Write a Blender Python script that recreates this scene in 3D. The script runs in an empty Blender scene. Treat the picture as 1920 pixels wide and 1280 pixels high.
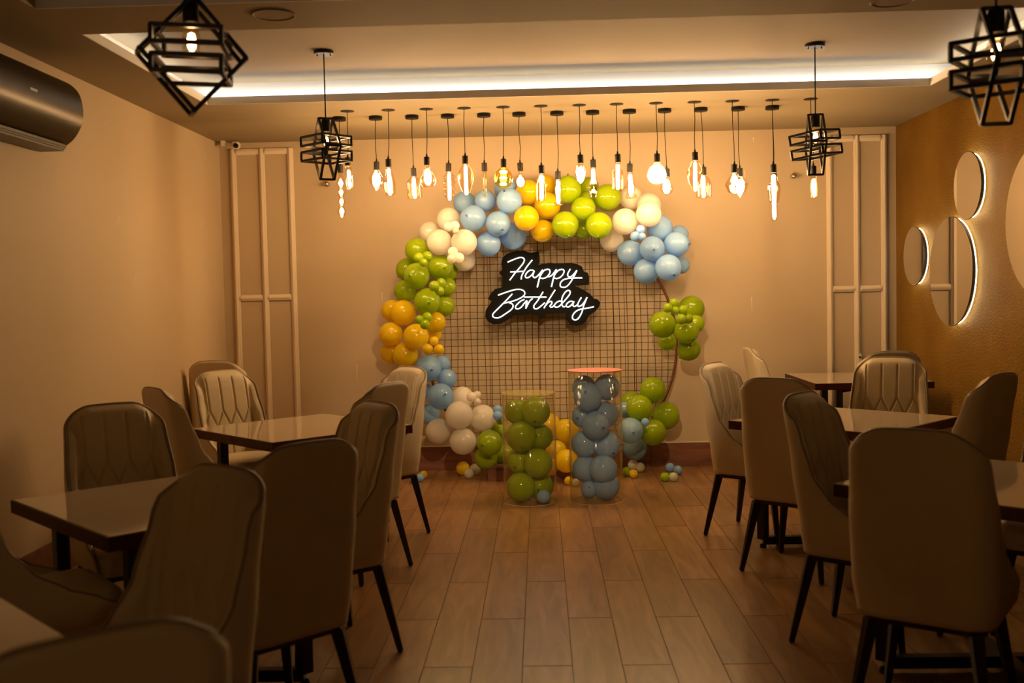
import bpy, bmesh, math, random
from mathutils import Vector, Matrix
random.seed(7)
PI = math.pi
S = bpy.context.scene
COL = S.collection

# ------------------------------------------------------------------ camera, world, exposure
F = 1950.0; CAM_H = 1.5
YAW, PITCH, ROLL = .0280, -.0472, .0212
Rm = (Matrix.Rotation(YAW, 3, 'Z') @ Matrix.Rotation(PITCH, 3, 'X') @ Matrix.Rotation(ROLL, 3, 'Y'))
cam_d = bpy.data.cameras.new('camera'); cam = bpy.data.objects.new('camera', cam_d); COL.objects.link(cam)
cam_d.sensor_width = 36; cam_d.lens = 36 * F / 1920; cam_d.clip_start = .05
cam.matrix_world = Matrix.Translation((0, 0, CAM_H)) @ (Rm @ Matrix.Rotation(PI / 2, 3, 'X')).to_4x4()
cam_d.dof.use_dof = True; cam_d.dof.focus_distance = 8.0; cam_d.dof.aperture_fstop = 2.8
S.camera = cam
S.view_settings.view_transform = 'Standard'; S.view_settings.look = 'None'
S.view_settings.gamma = 1.0; S.view_settings.use_curve_mapping = False
S.view_settings.exposure = 0.28
W = bpy.data.worlds.new('world'); S.world = W; W.use_nodes = True
W.node_tree.nodes['Background'].inputs[0].default_value = (1.0, .7, .45, 1)
W.node_tree.nodes['Background'].inputs[1].default_value = .003
S.cycles.use_denoising = True
S.cycles.max_bounces = 7; S.cycles.diffuse_bounces = 4; S.cycles.transparent_max_bounces = 24
S.cycles.sample_clamp_indirect = 4.0
S.cycles.caustics_reflective = False; S.cycles.caustics_refractive = False

BULB_GLOW = 152.0     # radiance of the glowing cores of the row bulbs
P_FILL_SPOT = 210.0         # added fill spotlight aimed at the arch
P_CAGE = 1.3          # watts of each cage lamp bulb
WARM = (1.0, .67, .36)
LED = (1.0, .95, .88)
LED_POWER = 16.0
BACKLIGHT = 9.0


def at(px, py, y):
    """the point at depth y seen at that pixel of the photograph"""
    r = Rm @ Vector((px - 960, F, -(py - 640)))
    return Vector((0, 0, CAM_H)) + r * (y / r.y)


# ------------------------------------------------------------------ helpers
def link(o, parent=None):
    COL.objects.link(o)
    if parent is not None: o.parent = parent
    return o


class MB:
    def __init__(s): s.v = []; s.f = []; s.m = []; s.mi = 0
    def add(s, vs, fs):
        b = len(s.v); s.v += [tuple(v) for v in vs]
        s.f += [tuple(b + i for i in f) for f in fs]; s.m += [s.mi] * len(fs)
    def box(s, x0, x1, y0, y1, z0, z1):
        s.add([(x, y, z) for x in (x0, x1) for y in (y0, y1) for z in (z0, z1)],
              [(0, 1, 3, 2), (4, 6, 7, 5), (0, 4, 5, 1), (2, 3, 7, 6), (0, 2, 6, 4), (1, 5, 7, 3)])
    def bar(s, a, b, w, h=None, w2=None, up=(0, 0, 1)):
        h = h or w; w2 = w2 or w; k = w2 / w
        a = Vector(a); b = Vector(b); d = (b - a).normalized(); u = Vector(up)
        if abs(d.dot(u)) > .98: u = Vector((1, 0, 0))
        r = d.cross(u).normalized(); u = r.cross(d).normalized()
        vs = []
        for p, q in ((a, 1), (b, k)):
            for i, j in ((-1, -1), (1, -1), (1, 1), (-1, 1)):
                vs.append(p + r * (i * w / 2 * q) + u * (j * h / 2 * q))
        s.add(vs, [(0, 3, 2, 1), (4, 5, 6, 7), (0, 1, 5, 4), (1, 2, 6, 5), (2, 3, 7, 6), (3, 0, 4, 7)])
    def tube(s, pts, r, n=8, closed=False, rr=None):
        pts = [Vector(p) for p in pts]; N = len(pts); vs = []
        prev = None
        for i, p in enumerate(pts):
            if closed: d = pts[(i + 1) % N] - pts[i - 1]
            else: d = pts[min(i + 1, N - 1)] - pts[max(i - 1, 0)]
            if d.length < 1e-9: d = Vector((0, 0, 1))
            d.normalize()
            if prev is None:
                u = Vector((0, 0, 1)) if abs(d.z) < .9 else Vector((0, 1, 0))
            else: u = prev
            a = d.cross(u)
            if a.length < 1e-6: a = d.cross(Vector((1, 0, 0)))
            a.normalize(); u = a.cross(d).normalized(); prev = u
            q = rr[i] if rr else r
            for k in range(n):
                t = 2 * PI * k / n
                vs.append(p + (a * math.cos(t) + u * math.sin(t)) * q)
        fs = []
        for i in range(N if closed else N - 1):
            for k in range(n):
                j = (i + 1) % N
                fs.append((i * n + k, i * n + (k + 1) % n, j * n + (k + 1) % n, j * n + k))
        if not closed:
            fs.append(tuple(range(n))[::-1]); fs.append(tuple((N - 1) * n + k for k in range(n)))
        s.add(vs, fs)
    def lathe(s, prof, n=20, c=(0, 0, 0), fn=None):
        """prof: (r, z)"""
        vs = []; c = Vector(c)
        for r, z in prof:
            for k in range(n):
                t = 2 * PI * k / n
                q = r * (fn(t, z) if fn else 1)
                vs.append(c + Vector((q * math.cos(t), q * math.sin(t), z)))
        fs = []
        for i in range(len(prof) - 1):
            for k in range(n):
                fs.append((i * n + k, (i + 1) * n + k, (i + 1) * n + (k + 1) % n, i * n + (k + 1) % n))
        s.add(vs, fs)
    def grid(s, P, nu, nv, cu=False, flip=False):
        vs = [P(i, j) for i in range(nu) for j in range(nv)]
        fs = []
        for i in range(nu if cu else nu - 1):
            for j in range(nv - 1):
                a = i * nv + j; b = ((i + 1) % nu) * nv + j
                q = (a, b, b + 1, a + 1)
                fs.append(q[::-1] if flip else q)
        s.add(vs, fs)
    def mesh(s, name, mats, smooth=False, bevel=0, angle=None):
        me = bpy.data.meshes.new(name); me.from_pydata(s.v, [], s.f)
        if not isinstance(mats, (list, tuple)): mats = [mats]
        for m in mats: me.materials.append(m)
        if len(mats) > 1: me.polygons.foreach_set('material_index', s.m)
        bm = bmesh.new(); bm.from_mesh(me)
        if smooth: bmesh.ops.remove_doubles(bm, verts=bm.verts, dist=1e-6)
        bmesh.ops.recalc_face_normals(bm, faces=bm.faces)
        if bevel:
            es = [e for e in bm.edges if len(e.link_faces) == 2 and e.calc_face_angle(0) > .6]
            bmesh.ops.bevel(bm, geom=es, offset=bevel, segments=2, affect='EDGES', clamp_overlap=True)
        if smooth:
            for f in bm.faces: f.smooth = True
        if angle:
            for e in bm.edges:
                if len(e.link_faces) == 2 and e.calc_face_angle(0) > angle: e.smooth = False
        bm.to_mesh(me); bm.free(); me.update()
        return me
    def build(s, name, mats, parent=None, loc=(0, 0, 0), rot=(0, 0, 0), **k):
        o = bpy.data.objects.new(name, s.mesh(name, mats, **k)); o.location = loc; o.rotation_euler = rot
        return link(o, parent)


def empty(name, loc=(0, 0, 0), rz=0.0):
    o = bpy.data.objects.new(name, None); o.empty_display_size = .05
    o.location = loc; o.rotation_euler = (0, 0, rz); return link(o)


def tag(o, label, cat, group=None, kind=None):
    if label: o['label'] = label
    if cat: o['category'] = cat
    if group: o['group'] = group
    if kind: o['kind'] = kind
    return o


def structure(o, label=None):
    o['kind'] = 'structure'
    if label: o['label'] = label
    return o


def copy_tree(o, parent=None):
    c = o.copy(); COL.objects.link(c); c.parent = parent
    for ch in list(o.children): copy_tree(ch, c)
    return c


def catmull(pts, n=8, closed=False):
    pts = [Vector(p) for p in pts]; out = []; N = len(pts)
    for i in range(N if closed else N - 1):
        if closed: p0, p1, p2, p3 = pts[i - 1], pts[i], pts[(i + 1) % N], pts[(i + 2) % N]
        else: p0, p1, p2, p3 = pts[max(i - 1, 0)], pts[i], pts[i + 1], pts[min(i + 2, N - 1)]
        for k in range(n):
            t = k / n
            out.append(.5 * ((2 * p1) + (p2 - p0) * t + (2 * p0 - 5 * p1 + 4 * p2 - p3) * t * t + (3 * p1 - p0 - 3 * p2 + p3) * t ** 3))
    if not closed: out.append(pts[-1])
    return out


def lerp_table(tab, x):
    if x <= tab[0][0]: return tab[0][1]
    for (a, p), (b, q) in zip(tab, tab[1:]):
        if x <= b:
            t = (x - a) / (b - a); t = t * t * (3 - 2 * t) * .5 + t * .5
            return p + (q - p) * t
    return tab[-1][1]


# ------------------------------------------------------------------ materials
def mat(name, col, rough=.5, metal=0.0, bump=0.0, bscale=60.0, var=0.0, vscale=4.0, spec=.5, coat=0.0, coord='Object', objvar=0.0):
    m = bpy.data.materials.new(name); m.use_nodes = True
    nt = m.node_tree; N = nt.nodes; L = nt.links; b = N['Principled BSDF']
    b.inputs['Base Color'].default_value = (*col, 1); b.inputs['Roughness'].default_value = rough
    b.inputs['Metallic'].default_value = metal; b.inputs['Specular IOR Level'].default_value = spec
    b.inputs['Coat Weight'].default_value = coat; b.inputs['Coat Roughness'].default_value = .05
    tc = N.new('ShaderNodeTexCoord')
    if var or objvar:
        mx = N.new('ShaderNodeMix'); mx.data_type = 'RGBA'; mx.blend_type = 'MULTIPLY'; mx.inputs[0].default_value = 1
        mx.inputs[6].default_value = (*col, 1)
        no = N.new('ShaderNodeTexNoise'); no.inputs['Scale'].default_value = vscale; no.inputs['Detail'].default_value = 4
        L.new(tc.outputs[coord], no.inputs['Vector'])
        mr = N.new('ShaderNodeMapRange'); mr.inputs[1].default_value = .25; mr.inputs[2].default_value = .75
        mr.inputs[3].default_value = 1 - var; mr.inputs[4].default_value = 1 + var
        L.new(no.outputs[0], mr.inputs[0]); last = mr.outputs[0]
        if objvar:
            oi = N.new('ShaderNodeObjectInfo'); m2 = N.new('ShaderNodeMapRange')
            m2.inputs[3].default_value = 1 - objvar; m2.inputs[4].default_value = 1 + objvar
            L.new(oi.outputs['Random'], m2.inputs[0])
            mm = N.new('ShaderNodeMath'); mm.operation = 'MULTIPLY'; L.new(last, mm.inputs[0]); L.new(m2.outputs[0], mm.inputs[1]); last = mm.outputs[0]
        L.new(last, mx.inputs[7]); L.new(mx.outputs[2], b.inputs['Base Color'])
    if bump:
        n2 = N.new('ShaderNodeTexNoise'); n2.inputs['Scale'].default_value = bscale; n2.inputs['Detail'].default_value = 5
        L.new(tc.outputs[coord], n2.inputs['Vector'])
        bp = N.new('ShaderNodeBump'); bp.inputs['Strength'].default_value = bump; bp.inputs['Distance'].default_value = .01
        L.new(n2.outputs[0], bp.inputs['Height']); L.new(bp.outputs[0], b.inputs['Normal'])
    return m


def emit(name, col, strength):
    m = bpy.data.materials.new(name); m.use_nodes = True; nt = m.node_tree
    nt.nodes.remove(nt.nodes['Principled BSDF'])
    e = nt.nodes.new('ShaderNodeEmission'); e.inputs[0].default_value = (*col, 1); e.inputs[1].default_value = strength
    nt.links.new(e.outputs[0], nt.nodes['Material Output'].inputs[0]); return m


def clear(name, tint=(1, 1, 1), ior=1.45, gloss=(1, 1, 1), rough=.02, haze=0.0, hazecol=(1, 1, 1), expo=5):
    """thin clear glass or acrylic: straight-through transmission with Fresnel reflection"""
    m = bpy.data.materials.new(name); m.use_nodes = True; nt = m.node_tree; N = nt.nodes; L = nt.links
    N.remove(N['Principled BSDF'])
    t = N.new('ShaderNodeBsdfTransparent'); t.inputs[0].default_value = (*tint, 1)
    g = N.new('ShaderNodeBsdfGlossy'); g.inputs[0].default_value = (*gloss, 1); g.inputs['Roughness'].default_value = rough
    lw = N.new('ShaderNodeLayerWeight'); lw.inputs[0].default_value = .5
    pw = N.new('ShaderNodeMath'); pw.operation = 'POWER'; pw.inputs[1].default_value = expo; L.new(lw.outputs['Facing'], pw.inputs[0])
    f0 = ((ior - 1) / (ior + 1)) ** 2
    ma = N.new('ShaderNodeMath'); ma.operation = 'MULTIPLY_ADD'; ma.inputs[1].default_value = 1 - f0; ma.inputs[2].default_value = f0; L.new(pw.outputs[0], ma.inputs[0])
    mx = N.new('ShaderNodeMixShader'); L.new(ma.outputs[0], mx.inputs[0]); L.new(t.outputs[0], mx.inputs[1]); L.new(g.outputs[0], mx.inputs[2])
    out = mx
    if haze:
        d = N.new('ShaderNodeBsdfDiffuse'); d.inputs[0].default_value = (*hazecol, 1)
        m2 = N.new('ShaderNodeMixShader'); m2.inputs[0].default_value = haze
        L.new(mx.outputs[0], m2.inputs[1]); L.new(d.outputs[0], m2.inputs[2]); out = m2
    L.new(out.outputs[0], N['Material Output'].inputs[0]); return m


def latex(name, col, trans=.42, rough=.09):
    m = bpy.data.materials.new(name); m.use_nodes = True; nt = m.node_tree; N = nt.nodes; L = nt.links
    b = N['Principled BSDF']; b.inputs['Roughness'].default_value = rough
    oi = N.new('ShaderNodeObjectInfo'); hs = N.new('ShaderNodeHueSaturation'); hs.inputs['Color'].default_value = (*col, 1)
    mr = N.new('ShaderNodeMapRange'); mr.inputs[3].default_value = .88; mr.inputs[4].default_value = 1.08
    L.new(oi.outputs['Random'], mr.inputs[0]); L.new(mr.outputs[0], hs.inputs['Value'])
    L.new(hs.outputs[0], b.inputs['Base Color'])
    b.inputs['Specular IOR Level'].default_value = .6
    t = N.new('ShaderNodeBsdfTranslucent'); L.new(hs.outputs[0], t.inputs[0])
    mx = N.new('ShaderNodeMixShader'); mx.inputs[0].default_value = trans
    L.new(b.outputs[0], mx.inputs[1]); L.new(t.outputs[0], mx.inputs[2]); L.new(mx.outputs[0], N['Material Output'].inputs[0])
    return m


def wood(name, c1, c2, rough=.35, axis=1, bump=.15, objvar=.12, stretch=9.0):
    m = bpy.data.materials.new(name); m.use_nodes = True; nt = m.node_tree; N = nt.nodes; L = nt.links; b = N['Principled BSDF']
    tc = N.new('ShaderNodeTexCoord'); oi = N.new('ShaderNodeObjectInfo')
    ad = N.new('ShaderNodeVectorMath'); ad.operation = 'ADD'; sc = N.new('ShaderNodeVectorMath'); sc.operation = 'SCALE'
    cb = N.new('ShaderNodeCombineXYZ'); L.new(oi.outputs['Random'], cb.inputs[0]); L.new(oi.outputs['Random'], cb.inputs[1]); L.new(oi.outputs['Random'], cb.inputs[2])
    L.new(cb.outputs[0], sc.inputs[0]); sc.inputs['Scale'].default_value = 37.0
    L.new(tc.outputs['Object'], ad.inputs[0]); L.new(sc.outputs[0], ad.inputs[1])
    mp = N.new('ShaderNodeMapping'); s = [stretch, stretch, stretch]; s[axis] = 1.1; mp.inputs['Scale'].default_value = s
    L.new(ad.outputs[0], mp.inputs['Vector'])
    n1 = N.new('ShaderNodeTexNoise'); n1.inputs['Scale'].default_value = 1.6; n1.inputs['Detail'].default_value = 8; n1.inputs['Distortion'].default_value = 1.2
    L.new(mp.outputs[0], n1.inputs['Vector'])
    cr = N.new('ShaderNodeValToRGB'); cr.color_ramp.elements[0].position = .32; cr.color_ramp.elements[1].position = .68
    cr.color_ramp.elements[0].color = (*c1, 1); cr.color_ramp.elements[1].color = (*c2, 1)
    L.new(n1.outputs[0], cr.inputs[0])
    hs = N.new('ShaderNodeHueSaturation'); mr = N.new('ShaderNodeMapRange'); mr.inputs[3].default_value = 1 - objvar; mr.inputs[4].default_value = 1 + objvar
    L.new(oi.outputs['Random'], mr.inputs[0]); L.new(mr.outputs[0], hs.inputs['Value']); L.new(cr.outputs[0], hs.inputs['Color'])
    L.new(hs.outputs[0], b.inputs['Base Color']); b.inputs['Roughness'].default_value = rough
    bp = N.new('ShaderNodeBump'); bp.inputs['Strength'].default_value = bump; bp.inputs['Distance'].default_value = .003
    L.new(n1.outputs[0], bp.inputs['Height']); L.new(bp.outputs[0], b.inputs['Normal'])
    return m


M = {}
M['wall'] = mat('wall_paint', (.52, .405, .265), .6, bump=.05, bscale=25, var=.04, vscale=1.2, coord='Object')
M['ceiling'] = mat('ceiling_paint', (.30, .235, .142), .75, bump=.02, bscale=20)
M['mould'] = mat('moulding_paint', (.78, .67, .52), .45)
M['cove'] = mat('cove_brightened_white', (.80, .78, .74), .7)  # white raised above the ceiling colour to brighten the lit cove and lip
M['grout'] = mat('floor_grout', (.09, .05, .03), .8)
M['plank'] = wood('wood_tile', (.20, .10, .040), (.33, .18, .075), .33, 1, .2, .14)
M['base'] = wood('baseboard_tile', (.13, .05, .028), (.24, .10, .055), .4, 0, .1, .1)
M['leather'] = mat('beige_leatherette', (.62, .52, .35), .5, bump=.08, bscale=350, var=.06, vscale=5, objvar=.05)
M['piping'] = mat('piping', (.26, .20, .14), .5)
M['blackwood'] = mat('dark_wood_leg', (.022, .010, .008), .35)
M['tabletop'] = mat('cream_gloss_top', (.60, .50, .38), .06, spec=.6, var=.03, vscale=3)
M['tableedge'] = wood('dark_red_wood_edge', (.040, .010, .006), (.075, .020, .011), .5, 0, .05, .05)
M['tableedge'].node_tree.nodes['Principled BSDF'].inputs['Specular IOR Level'].default_value = .2
M['blackmetal'] = mat('black_metal', (.012, .010, .009), .38, metal=.3)
M['black'] = mat('black_plastic', (.007, .006, .005), .55, spec=.25)
M['cord'] = mat('black_cord', (.012, .010, .009), .6, spec=.2)
M['steel'] = mat('polished_steel', (.6, .55, .5), .2, metal=1)
M['glass'] = clear('bulb_glass', (.97, .87, .72), 1.4, (1, .9, .75), expo=3)
M['amberglass'] = clear('amber_glass', (.98, .78, .35), 1.6, (1, .85, .5))
M['frost'] = clear('soft_glass', (1, .9, .7), 1.5, (1, .9, .8), .1, .15, (1, .85, .6))
M['acrylic'] = clear('acrylic', (.99, .985, .95), 1.45, (1, .95, .8), .05, .012, (.8, .7, .3))
M['acrylic_top'] = clear('acrylic_lid', (.93, .93, .8), 1.45, (1, .95, .8), .1, .13, (.72, .72, .25))
M['core'] = emit('added_lamp_glow', (1.0, .80, .50), 16)  # glow of the added fill lamps and the added spotlight
M['core_dim'] = emit('faint_filament', (1.0, .55, .18), 1.2)
M['core_amber'] = emit('amber_filament', (1.0, .66, .22), BULB_GLOW * .25)
M['core_row'] = emit('glowing_core', WARM, BULB_GLOW)
M['core_cage'] = emit('cage_filament', (1.0, .66, .33), 70)
M['core_cage_near'] = emit('near_cage_filament', (1.0, .66, .33), 28)
M['led'] = emit('led_strip', LED, LED_POWER)
M['led_soft'] = emit('led_strip_soft', LED, 1.8)
M['backlight'] = emit('mirror_backlight', (1.0, .86, .62), BACKLIGHT)
M['neon'] = emit('neon_tube', (1.0, 1.0, .92), 3)
M['signboard'] = mat('matt_black_board', (.006, .006, .005), .9, spec=.1)
M['mirror'] = mat('mirror', (.78, .76, .72), .02, metal=1)
M['mirroredge'] = mat('mirror_edge', (.05, .045, .04), .3)
M['pinklid'] = mat('pink_card', (.80, .30, .24), .5)
M['ring'] = mat('copper_tube', (.20, .075, .03), .4, metal=.3)
M['wire'] = mat('dark_wire', (.035, .018, .010), .5)
M['white'] = mat('white_plastic', (.75, .68, .58), .35)
M['lens'] = mat('lens', (.005, .005, .006), .1)
M['speaker'] = mat('speaker_grille', (.28, .20, .13), .7, bump=.2, bscale=400)
M['knot'] = mat('knot_dark', (.02, .05, .10), .5)  # dark blue knot colour
M['string'] = mat('copper_string', (.65, .45, .18), .3, metal=.8)
BCOL = dict(blue=(.38, .64, 1.0), green=(.42, .58, .006), yellow=(.92, .70, .01), white=(.96, .92, .84), paleblue=(.36, .56, .72), pale=(.80, .80, .58))
for k, c in BCOL.items(): M['bal_' + k] = latex('latex_' + k, c)
KCOL = dict(blue=(.04, .12, .40), green=(.05, .22, .02), yellow=(.65, .30, .01), white=(.7, .6, .5), paleblue=(.05, .2, .4), pale=(.5, .5, .3))
for k, c in KCOL.items(): M['knot_' + k] = mat('knot_' + k, c, .3)


def gold_material():
    m = bpy.data.materials.new('gold_plaster'); m.use_nodes = True; nt = m.node_tree; N = nt.nodes; L = nt.links; b = N['Principled BSDF']
    tc = N.new('ShaderNodeTexCoord')
    n1 = N.new('ShaderNodeTexNoise'); n1.inputs['Scale'].default_value = 2.2; n1.inputs['Detail'].default_value = 6
    L.new(tc.outputs['Object'], n1.inputs['Vector'])
    cr = N.new('ShaderNodeValToRGB'); cr.color_ramp.elements[0].position = .3; cr.color_ramp.elements[1].position = .7
    cr.color_ramp.elements[0].color = (.36, .185, .020, 1); cr.color_ramp.elements[1].color = (.50, .29, .045, 1)
    L.new(n1.outputs[0], cr.inputs[0]); L.new(cr.outputs[0], b.inputs['Base Color'])
    b.inputs['Metallic'].default_value = .85; b.inputs['Roughness'].default_value = .45
    n2 = N.new('ShaderNodeTexNoise'); n2.inputs['Scale'].default_value = 150; n2.inputs['Detail'].default_value = 4
    L.new(tc.outputs['Object'], n2.inputs['Vector'])
    n3 = N.new('ShaderNodeTexNoise'); n3.inputs['Scale'].default_value = 60; n3.inputs['Detail'].default_value = 2
    L.new(tc.outputs['Object'], n3.inputs['Vector'])
    ad = N.new('ShaderNodeMath'); L.new(n2.outputs[0], ad.inputs[0]); L.new(n3.outputs[0], ad.inputs[1])
    bp = N.new('ShaderNodeBump'); bp.inputs['Strength'].default_value = 1.0; bp.inputs['Distance'].default_value = .035
    L.new(ad.outputs[0], bp.inputs['Height']); L.new(bp.outputs[0], b.inputs['Normal'])
    return m


M['gold'] = gold_material()

# ------------------------------------------------------------------ room shell
XL, XR, YB, YR, ZL, ZU = -2.69, 2.98, 8.8, -6.0, 2.81, 2.985


def box(name, x0, x1, y0, y1, z0, z1, m, parent=None, bevel=0):
    b = MB(); b.box(x0, x1, y0, y1, z0, z1); return b.build(name, m, parent, bevel=bevel)


floor = structure(box('floor', XL - .1, XR + .1, YR - .1, YB + .1, -.06, -.004, M['grout']))
pk = MB(); pk.box(-.0985, .0985, -.6085, .6085, -.01, 0); full_plank = pk.mesh('plank', M['plank'], bevel=.0012)
k0 = int(math.floor((XL - .1) / .2))
for k in range(k0, int(math.ceil(XR / .2)) + 1):
    x0, x1 = max(XL, -.1 + k * .2), min(XR, .1 + k * .2)
    if x1 - x0 < .02: continue
    y = 5.33 + (.61 if k % 2 else 0) - 1.22 * 7
    while y < YB:
        a, b_ = max(y, -1.1), min(y + 1.22, YB)
        if b_ - a > .03:
            if abs(b_ - a - 1.22) < 1e-6 and abs(x1 - x0 - .2) < 1e-6:
                o = bpy.data.objects.new('plank', full_plank)
            else:
                p = MB(); w, h = (x1 - x0) / 2 - .0015, (b_ - a) / 2 - .0015; p.box(-w, w, -h, h, -.01, 0)
                o = bpy.data.objects.new('plank', p.mesh('plank', M['plank'], bevel=.0012))
            o.location = ((x0 + x1) / 2, (a + b_) / 2, 0); link(o, floor)
        y += 1.22

structure(box('wall_back', XL - .1, XR + .1, YB, YB + .1, -.06, 3.1, M['wall']))
structure(box('wall_left', XL - .1, XL, YR, YB, -.06, 3.1, M['wall']))
structure(box('wall_right', XR, XR + .1, YR, YB, -.06, 3.1, M['gold']))
structure(box('wall_rear', XL - .1, XR + .1, YR - .1, YR, -.06, 3.1, M['wall']))
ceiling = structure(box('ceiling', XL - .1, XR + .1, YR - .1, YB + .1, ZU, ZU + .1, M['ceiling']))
TX0, TX1 = -2.23, 2.62


def low_ceiling(x0, x1, y0, y1, ix0=0, ix1=0, iy0=0, iy1=0):
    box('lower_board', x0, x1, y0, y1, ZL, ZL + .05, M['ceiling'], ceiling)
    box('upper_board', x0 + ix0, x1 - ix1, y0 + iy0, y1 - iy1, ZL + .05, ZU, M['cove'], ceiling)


for bx_ in ((TX0, TX1, 7.042, 7.05), (TX0, TX0 + .008, 5.12, 7.042), (TX1 - .008, TX1, 5.12, 7.042), (TX0, TX1, 4.652, 4.66)):
    box('edge_strip', *bx_, ZL, ZL + .05, M['cove'], ceiling)  # added lip faces, their pale colour stands in for light on them
low_ceiling(XL, XR, 7.05, YB, iy0=.16)
low_ceiling(XL, TX0, YR, 7.05, ix1=.16)
low_ceiling(TX1, XR, YR, 7.05, ix0=.16)
low_ceiling(TX0, TX1, 4.66, 5.12, iy0=.14, iy1=.14)
low_ceiling(TX0, TX1, YR, -.5, iy1=.14)




def cove(a, b, label, m='led'):
    t = MB(); t.bar(a, b, .014, .010); o = t.build('led_strip', M[m])
    tag(o, label, 'led strip', 'hidden strips of the ceiling coves')


zs = ZL + .058
cove((TX0 - .1, 7.175, zs), (TX1 + .1, 7.175, zs), 'white led strip tucked in the ceiling cove above the back row of bulbs')
cove((TX0 - .125, 5.2, zs), (TX0 - .125, 7.16, zs), 'white led strip in the cove over the wall with the air conditioner')
cove((TX1 + .125, 5.2, zs), (TX1 + .125, 7.16, zs), 'white led strip in the cove beside the gold wall')

cove((TX0 + .03, 4.775, zs), (TX1 - .03, 4.775, zs), 'white led strip in the nearer ceiling tray above the speaker beam', 'led_soft')
cove((TX0 - .125, -.3, zs), (TX0 - .125, 4.5, zs), 'white led strip of the nearer ceiling tray on the air conditioner side', 'led_soft')
cove((TX1 + .125, -.3, zs), (TX1 + .125, 4.5, zs), 'white led strip of the nearer ceiling tray on the mirror side', 'led_soft')

# baseboards: tiles
bb = structure(box('baseboard_back', XL, XR, YB - .012, YB - .002, 0, .195, M['grout']))
x = XL
while x < XR - .01:
    x1 = min(x + 1.2, XR); box('tile', x + .001, x1 - .001, YB - .018, YB - .012, .001, .2, M['base'], bb, bevel=.001); x = x1
cap = box('cap_strip', XL, XR, YB - .02, YB - .002, .2, .208, M['mould'], bb)
bl = structure(box('baseboard_left', XL + .002, XL + .012, -1, 8.78, 0, .195, M['grout']))
y = -1.0
while y < 8.77:
    y1 = min(y + 1.2, 8.78); box('tile', XL + .012, XL + .018, y + .001, y1 - .001, .001, .2, M['base'], bl, bevel=.001); y = y1


def moulding(name, xs, rail_z, zt):
    x0, x1 = xs; xm = (x0 + x1) / 2; w = .05
    root = structure(box(name, x0, x1, YB - .008, YB, .208, zt, M['wall']))
    def strip(kind, a, b):
        m = MB(); m.bar(a, b, w, .022, up=(0, 1, 0)); o = m.build(kind, M['mould'], root, bevel=.006)
        a2, b2 = Vector(a), Vector(b); m2 = MB()
        m2.bar(a2 + Vector((0, -.016, 0)), b2 + Vector((0, -.016, 0)), w * .42, .014, up=(0, 1, 0)); m2.build('bead', M['mould'], o, bevel=.005)
    yy = YB - .018
    for x in (x0 + w / 2, xm, x1 - w / 2): strip('stile', (x, yy, .21), (x, yy, zt))
    for z in (zt - w / 2, rail_z):
        strip('rail', (x0 + w, yy - .001, z), (xm - w / 2, yy - .001, z)); strip('rail', (xm + w / 2, yy - .001, z), (x1 - w, yy - .001, z))


moulding('trim_1', (-2.595, -2.06), 1.50, 2.755)
moulding('trim_2', (2.40, 2.90), 1.47, 2.74)

# ------------------------------------------------------------------ chairs
Wt = [(.38, .222), (.50, .238), (.75, .236), (.92, .222), (1.03, .205)]
Yt = [(.38, -.215), (.50, -.225), (.75, -.262), (1.03, -.305)]
Dt = [(.38, .455), (.455, .45), (.50, .37), (.55, .265), (.62, .175), (.72, .115), (.86, .082), (1.03, .066)]


def shell_pt(s, z, off):
    """s -1..1 around the U (sides, corners, back); off is measured inward"""
    w, yb, D = lerp_table(Wt, z), lerp_table(Yt, z), lerp_table(Dt, z)
    r = min(.085, D * .9); a = abs(s); sg = 1 if s > 0 else -1
    if a <= .55:
        x = (w - r) * a / .55; y = yb; nx, ny = 0, 1
    elif a <= .78:
        t = (a - .55) / .23 * PI / 2
        x = w - r + r * math.sin(t); y = yb + r - r * math.cos(t); nx, ny = -math.sin(t), math.cos(t)
    else:
        t = (a - .78) / .22; x = w; y = yb + r + (D - r) * t; nx, ny = -1, 0
    return Vector((sg * (x + nx * off), y + ny * off, z))


def ztop(s):
    a = abs(s)
    if a <= .55: x = .157 * a / .55
    elif a <= .78: x = .157 + .05 * math.sin((a - .55) / .23 * PI / 2)
    else: x = .207
    q = min(1, max(0, x - .095) / .113)
    return 1.035 - .010 * (x / .2) ** 2 - .095 * (1 - math.sqrt(1 - q * q * .97)) - .04 * max(0, (a - .74) / .26)


def shell_z(s, t): return .385 + t * (ztop(s) - .385)


SEAM = []
for x in (-.141, -.047, .047, .141):
    SEAM += [(x, .99, x, .79), (x, .79, x - .047, .69), (x, .79, x + .047, .69)]
for x in (-.188, -.094, 0, .094, .188): SEAM += [(x, .69, x, .48)]


def seam_dist(x, z):
    d = 1
    for a, b, c, e in SEAM:
        if abs(x - (a + c) / 2) > .06: continue
        vx, vz = c - a, e - b; t = max(0, min(1, ((x - a) * vx + (z - b) * vz) / (vx * vx + vz * vz)))
        d = min(d, math.hypot(x - a - t * vx, z - b - t * vz))
    return d


def pad_h(s, z, t, p):
    edge = min(1, (1 - t) / .10); e2 = min(1, (1 - abs(s)) / .14)
    full = min(.070, lerp_table(Dt, z) * .93) if abs(s) < .55 else .045
    if .55 <= abs(s) < .78: full = min(.070, lerp_table(Dt, z) * .93) + (.045 - min(.070, lerp_table(Dt, z) * .93)) * (abs(s) - .55) / .23
    h = .013 + (full - .013) * (1 - (1 - edge) ** 2) ** .5 * (1 - (1 - e2) ** 2) ** .5
    if z < .5: h = min(h, .045)
    h += .004
    if abs(s) < .7: h -= .009 * math.exp(-(seam_dist(p.x, z) / .0048) ** 2)
    return h


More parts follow.
